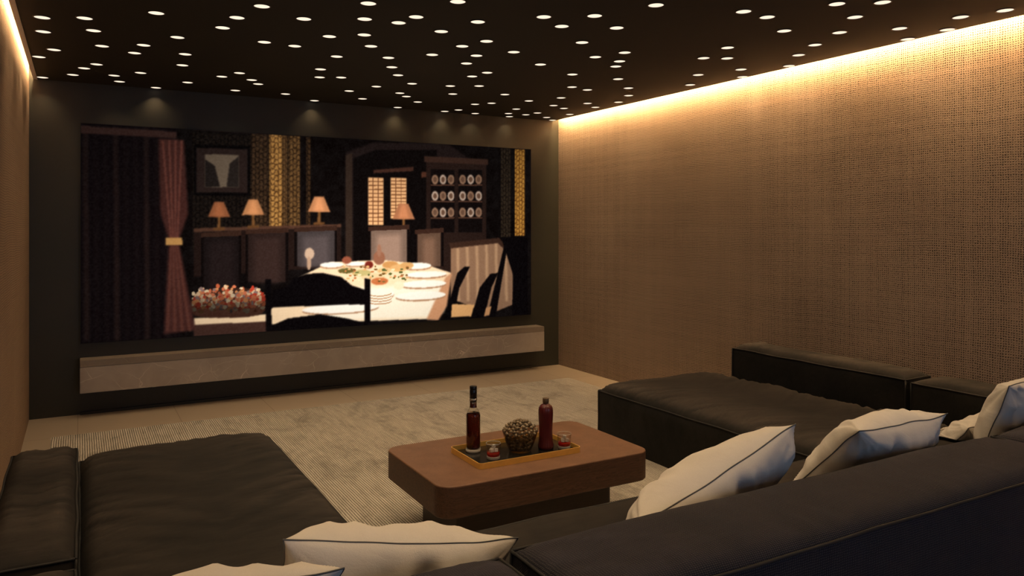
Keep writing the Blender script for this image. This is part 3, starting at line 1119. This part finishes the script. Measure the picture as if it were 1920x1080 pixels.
def slab(name, hx, hy, z0, z1, r, mats, parent, bev=.006, split=False):
    rings = [(0, z0, bev), (0, z0 + bev, 0), (0, z1 - bev, 0), (0, z1 - bev * .3, bev * .3), (0, z1, bev)]
    V, Fc, mi = [], [], []
    loops = []
    for _, z, ins in rings:
        pts = rrect(-hx + ins, hx - ins, -hy + ins, hy - ins, r - ins, 10)
        loops.append([len(V) + k for k in range(len(pts))])
        V += [(x, y, z) for x, y in pts]
    n = len(loops[0])
    for a, b in zip(loops[:-1], loops[1:]):
        for k in range(n):
            Fc.append((a[k], a[(k + 1) % n], b[(k + 1) % n], b[k]))
            mi.append(0)
    Fc.append(tuple(loops[0][::-1]))
    mi.append(0)
    Fc.append(tuple(loops[-1]))
    mi.append(1 if split else 0)
    if split:
        for k in range(len(mi) - 2 - 2 * n, len(mi) - 2):
            mi[k] = 1
    return link(name, V, Fc, mats, parent, False, mi)


slab('tabletop', tx, ty, tz - .145, tz, .085, [M['wood'], M['tabletop']], ct, split=True)
slab('base', tx - .15, ty - .14, 0, tz - .1452, .03, M['wood_base'], ct, .004)

# ------------------------------------------------------------------ tray
GX0, GX1, GY0, GY1 = 1.638, 2.219, 3.210, 3.545
tray = thing('serving_tray', ((GX0 + GX1) / 2, (GY0 + GY1) / 2, TZ), 'rectangular gold-rimmed serving tray with black inside on the coffee table', 'tray')
gx, gy = (GX1 - GX0) / 2, (GY1 - GY0) / 2
outer, inner = rrect(-gx, gx, -gy, gy, .022, 6), rrect(-gx + .004, gx - .004, -gy + .004, gy - .004, .018, 6)
n = len(outer)
V = [(x, y, 0) for x, y in outer] + [(x, y, .028) for x, y in outer] + [(x, y, .028) for x, y in inner] + [(x, y, .0) for x, y in inner]
Fc = []
for a in range(4):
    b = (a + 1) % 4
    for k in range(n):
        k2 = (k + 1) % n
        Fc.append((a * n + k, a * n + k2, b * n + k2, b * n + k))
link('rim', V, Fc, M['brass'], tray)
inn = rrect(-gx + .0042, gx - .0042, -gy + .0042, gy - .0042, .0178, 6)
V = [(x, y, .0005) for x, y in inn] + [(x, y, .005) for x, y in inn]
Fc = [tuple(range(n))[::-1], tuple(range(n, 2 * n))] + [(k, (k + 1) % n, n + (k + 1) % n, n + k) for k in range(n)]
link('base', V, Fc, M['tray_black'], tray)
TZ2 = TZ + .0052

# ------------------------------------------------------------------ bottles, glasses, bowl
bt = thing('liquor_bottle', (1.738, 3.478, TZ2), 'tall clear bottle of dark red liquor with long black cap on the tray', 'bottle')
s = .000452
prof_o = [(0, 0), (.034, 0), (.0375, .004), (.0378, .017), (.0378, .05), (.0372, .178), (.0370, .186), (.0345, .196), (.024, .214), (.0178, .224), (.0160, .230), (.0158, .268), (.0178, .270), (.0178, .276), (.0130, .2765)]
prof_i = [(.0125, .272), (.0125, .236), (.015, .222), (.021, .212), (.0315, .194), (.0343, .184), (.0345, .05), (.034, .022), (.03, .0165), (0, .0165)]
lathe('glass', prof_o[3:] , M['thin_glass'], bt, 40)
lathe('base', [(0, 0)] + prof_o[1:4] + [(.0365, .0168), (0, .0162)], M['thick_glass'], bt, 40)
lathe('liquor', [(0, .0168), (.0297, .0168), (.0337, .0225), (.0350, .05), (.0348, .1838), (.0320, .1935), (.0300, .1970), (0, .1971)], M['liquor'], bt, 40)
lathe('neck_sleeve', [(.0185, .2245), (.0172, .2300), (.0168, .2565), (.0162, .2565), (.0164, .2300), (.0179, .2245)], M['seal'], bt, 32)
lathe('collar', [(.0179, .257), (.0190, .257), (.0190, .2705), (.0179, .2705)], M['collar'], bt, 32)
lathe('cap', [(.0180, .271), (.0186, .271), (.0186, .314), (.0178, .3150), (.0184, .316), (.0184, .331), (.0165, .333), (0, .333)], M['cap_black'], bt, 32)

b2 = thing('ribbed_bottle', (2.086, 3.342, TZ2), 'maroon ribbed bottle with brown screw cap, right of the nut bowl', 'bottle')
p2 = [(0, 0), (.036, 0), (.040, .004), (.0405, .012), (.0395, .022), (.0360, .034), (.0345, .060), (.0335, .090), (.0345, .125), (.0362, .155), (.0370, .180), (.0368, .196), (.0350, .209), (.0305, .220), (.022, .2270), (.0145, .2300), (.0130, .2320), (.0130, .2340), (0, .2340)]
lathe('body', p2, M['maroon'], b2, 96, wob=lambda a, i: 1 + (.060 * (abs(math.sin(a * 11)) - .5) if 4 <= i <= 12 else (.025 * (abs(math.sin(a * 11)) - .5) if i in (3, 13) else 0)))
lathe('cap', [(0, .2342), (.0150, .2342), (.0158, .2352), (.0158, .2580), (.0145, .2600), (0, .2600)], M['maroon_cap'], b2, 48, wob=lambda a, i: 1 + .02 * math.sin(a * 20) if i in (2, 3) else 1)


def tumbler(x, y, label, icelab, grp, seed):
    g = thing('whisky_glass', (x, y, TZ2), label, 'glass')
    o = [(0, 0), (.031, 0), (.0325, .002), (.0335, .012), (.0362, .075), (.0356, .0765), (.0348, .0755)]
    i = [(.0318, .017), (.030, .0145), (0, .014)]
    lathe('cup', o[3:] + [(.0334, .0185)], M['thin_glass'], g, 40)
    lathe('base', o[:4] + [(.0333, .016), (.030, .0140), (0, .0138)], M['thick_glass'], g, 40)
    lathe('rim', [(.0363, .0752), (.0368, .0764), (.0360, .0778), (.0350, .0768), (.0352, .0754)], M['thick_glass'], g, 40)
    lathe('drink', [(0, .0143), (.0296, .0148), (.0313, .0173), (.0322, .032), (0, .032)], M['red_drink'], g, 32)
    rr = random.Random(seed)
    for k, (dx, dy, dz, sz) in enumerate(((-.012, -.006, .0425, .0085), (.010, -.009, .043, .0085), (-.001, .0145, .0425, .008), (.000, -.002, .0605, .0080))):
        bm = bmesh.new()
        bmesh.ops.create_cube(bm, size=2 * sz)
        for v in bm.verts:
            v.co += Vector((rr.uniform(-1, 1), rr.uniform(-1, 1), rr.uniform(-1, 1))) * .0012
        bmesh.ops.bevel(bm, geom=list(bm.edges), offset=.0014, segments=1, affect='EDGES')
        ic = link_bm('ice_cube', bm, M['ice'], None, False)
        ic.location = (x + dx, y + dy, TZ2 + dz)
        ic.rotation_euler = (rr.uniform(-.3, .3), rr.uniform(-.3, .3), rr.uniform(0, 1.5))
        tag(ic, icelab, 'ice cube', grp)
    return g


tumbler(1.770, 3.322, 'small whisky glass with red drink, right in front of the tall bottle', 'ice cube in the red drink of the glass before the tall bottle', 'ice in the near glass', 1)
tumbler(2.172, 3.300, 'small whisky glass with red drink, right of the maroon ribbed bottle', 'ice cube in the red drink of the glass beside the maroon bottle', 'ice in the far glass', 2)

bx, by = 1.951, 3.372
bw = thing('bowl', (bx, by, TZ2), 'flared glass bowl heaped with small nuts at the middle of the tray', 'bowl')
bo = [(0, 0), (.050, 0), (.056, .003), (.066, .025), (.079, .060), (.090, .098), (.0895, .0995), (.0885, .0985)]
bi = [(.0768, .060), (.0635, .026), (.054, .0065), (.050, .005), (0, .005)]
lathe('shell', bo + bi, M['bowl_glass'], bw, 56)

NR = .0086
nut0 = None
placed = []
rr = random.Random(4)


def bowl_r(z):
    pr = [(.054, .0065), (.0635, .026), (.0768, .060), (.0885, .0985)]
    for (r0_, z0_), (r1_, z1_) in zip(pr[:-1], pr[1:]):
        if z <= z1_:
            return r0_ + (r1_ - r0_) * max(0, (z - z0_)) / (z1_ - z0_)
    return .0885


cand = []
for _ in range(60000):
    mode = rr.random()
    a = rr.uniform(0, 2 * PI)
    if mode < .45:      # against the wall of the bowl
        z = rr.uniform(.006 + NR, .098)
        r = bowl_r(z) - NR * 1.13
    else:               # the heap
        q = math.sqrt(rr.random())
        r = q * .086
        z = .098 + .050 * (1 - q ** 2.2) ** .8 + rr.uniform(-.004, .007)
    cand.append((r * math.cos(a), r * math.sin(a), z))
cell = {}
for p in cand:
    key = tuple(int(math.floor(c / (2 * NR))) for c in p)
    ok = True
    for i in (-1, 0, 1):
        for j in (-1, 0, 1):
            for k in (-1, 0, 1):
                for q in cell.get((key[0] + i, key[1] + j, key[2] + k), ()):
                    if (p[0] - q[0]) ** 2 + (p[1] - q[1]) ** 2 + (p[2] - q[2]) ** 2 < (2 * NR * .99) ** 2:
                        ok = False
    if ok:
        cell.setdefault(key, []).append(p)
        placed.append(p)
placed = placed[:280]
NL = 'small round olive-brown nut heaped in the glass bowl on the tray'
for k, p in enumerate(placed):
    if nut0 is None:
        prof = [(0, -NR)] + [(NR * math.sin(t) * (1 if t < 2 else 1.0), -NR * math.cos(t)) for t in [PI * q / 9 for q in range(1, 9)]] + [(0, NR * 1.04)]
        nut0 = lathe('nut', prof, M['nut'], None, 14)
        tip = lathe('tip', [(NR * .34, NR * .945), (NR * .20, NR * 1.06), (0, NR * 1.09)], M['nut_tip'], nut0, 10)
        o = nut0
    else:
        o = nut0.copy()
        COL.objects.link(o)
        c = tip.copy()
        COL.objects.link(c)
        c.parent = o
    o.location = (bx + p[0], by + p[1], TZ2 + p[2])
    o.rotation_euler = (rr.uniform(-1.2, 1.2), rr.uniform(-1.2, 1.2), rr.uniform(0, 6))
    sc = rr.uniform(.88, 1.0)
    o.scale = (sc, sc, sc)
    tag(o, NL, 'nut', 'nuts heaped in the glass bowl')

# ------------------------------------------------------------------ daylight through the window behind the viewer
ld = bpy.data.lights.new('daylight', 'AREA')
ld.shape = 'RECTANGLE'
ld.size, ld.size_y = WX1 - WX0, WZ1 - WZ0
ld.energy = 31
ld.color = (.46, .66, 1.0)
lo = bpy.data.objects.new('daylight', ld)
lo.location = ((WX0 + WX1) / 2, YB - .12, (WZ0 + WZ1) / 2)
lo.rotation_euler = (PI / 2, 0, 0)
COL.objects.link(lo)

wd = bpy.data.worlds.new('world')
wd.use_nodes = True
bg = wd.node_tree.nodes.get('Background') or wd.node_tree.nodes.new('ShaderNodeBackground')
bg.inputs[0].default_value = (.30, .42, .65, 1)
bg.inputs[1].default_value = .5
SC.world = wd

# ------------------------------------------------------------------ look
vs = SC.view_settings
vs.view_transform = 'Standard'
vs.look = 'None'
vs.exposure = 0.0
vs.gamma = 1
vs.use_curve_mapping = False
try:
    SC.cycles.use_denoising = True
    SC.cycles.max_bounces = 10
    SC.cycles.diffuse_bounces = 4
    SC.cycles.transmission_bounces = 12
    SC.cycles.transparent_max_bounces = 24
    SC.cycles.sample_clamp_indirect = 4
    SC.cycles.use_light_tree = True
except Exception:
    pass
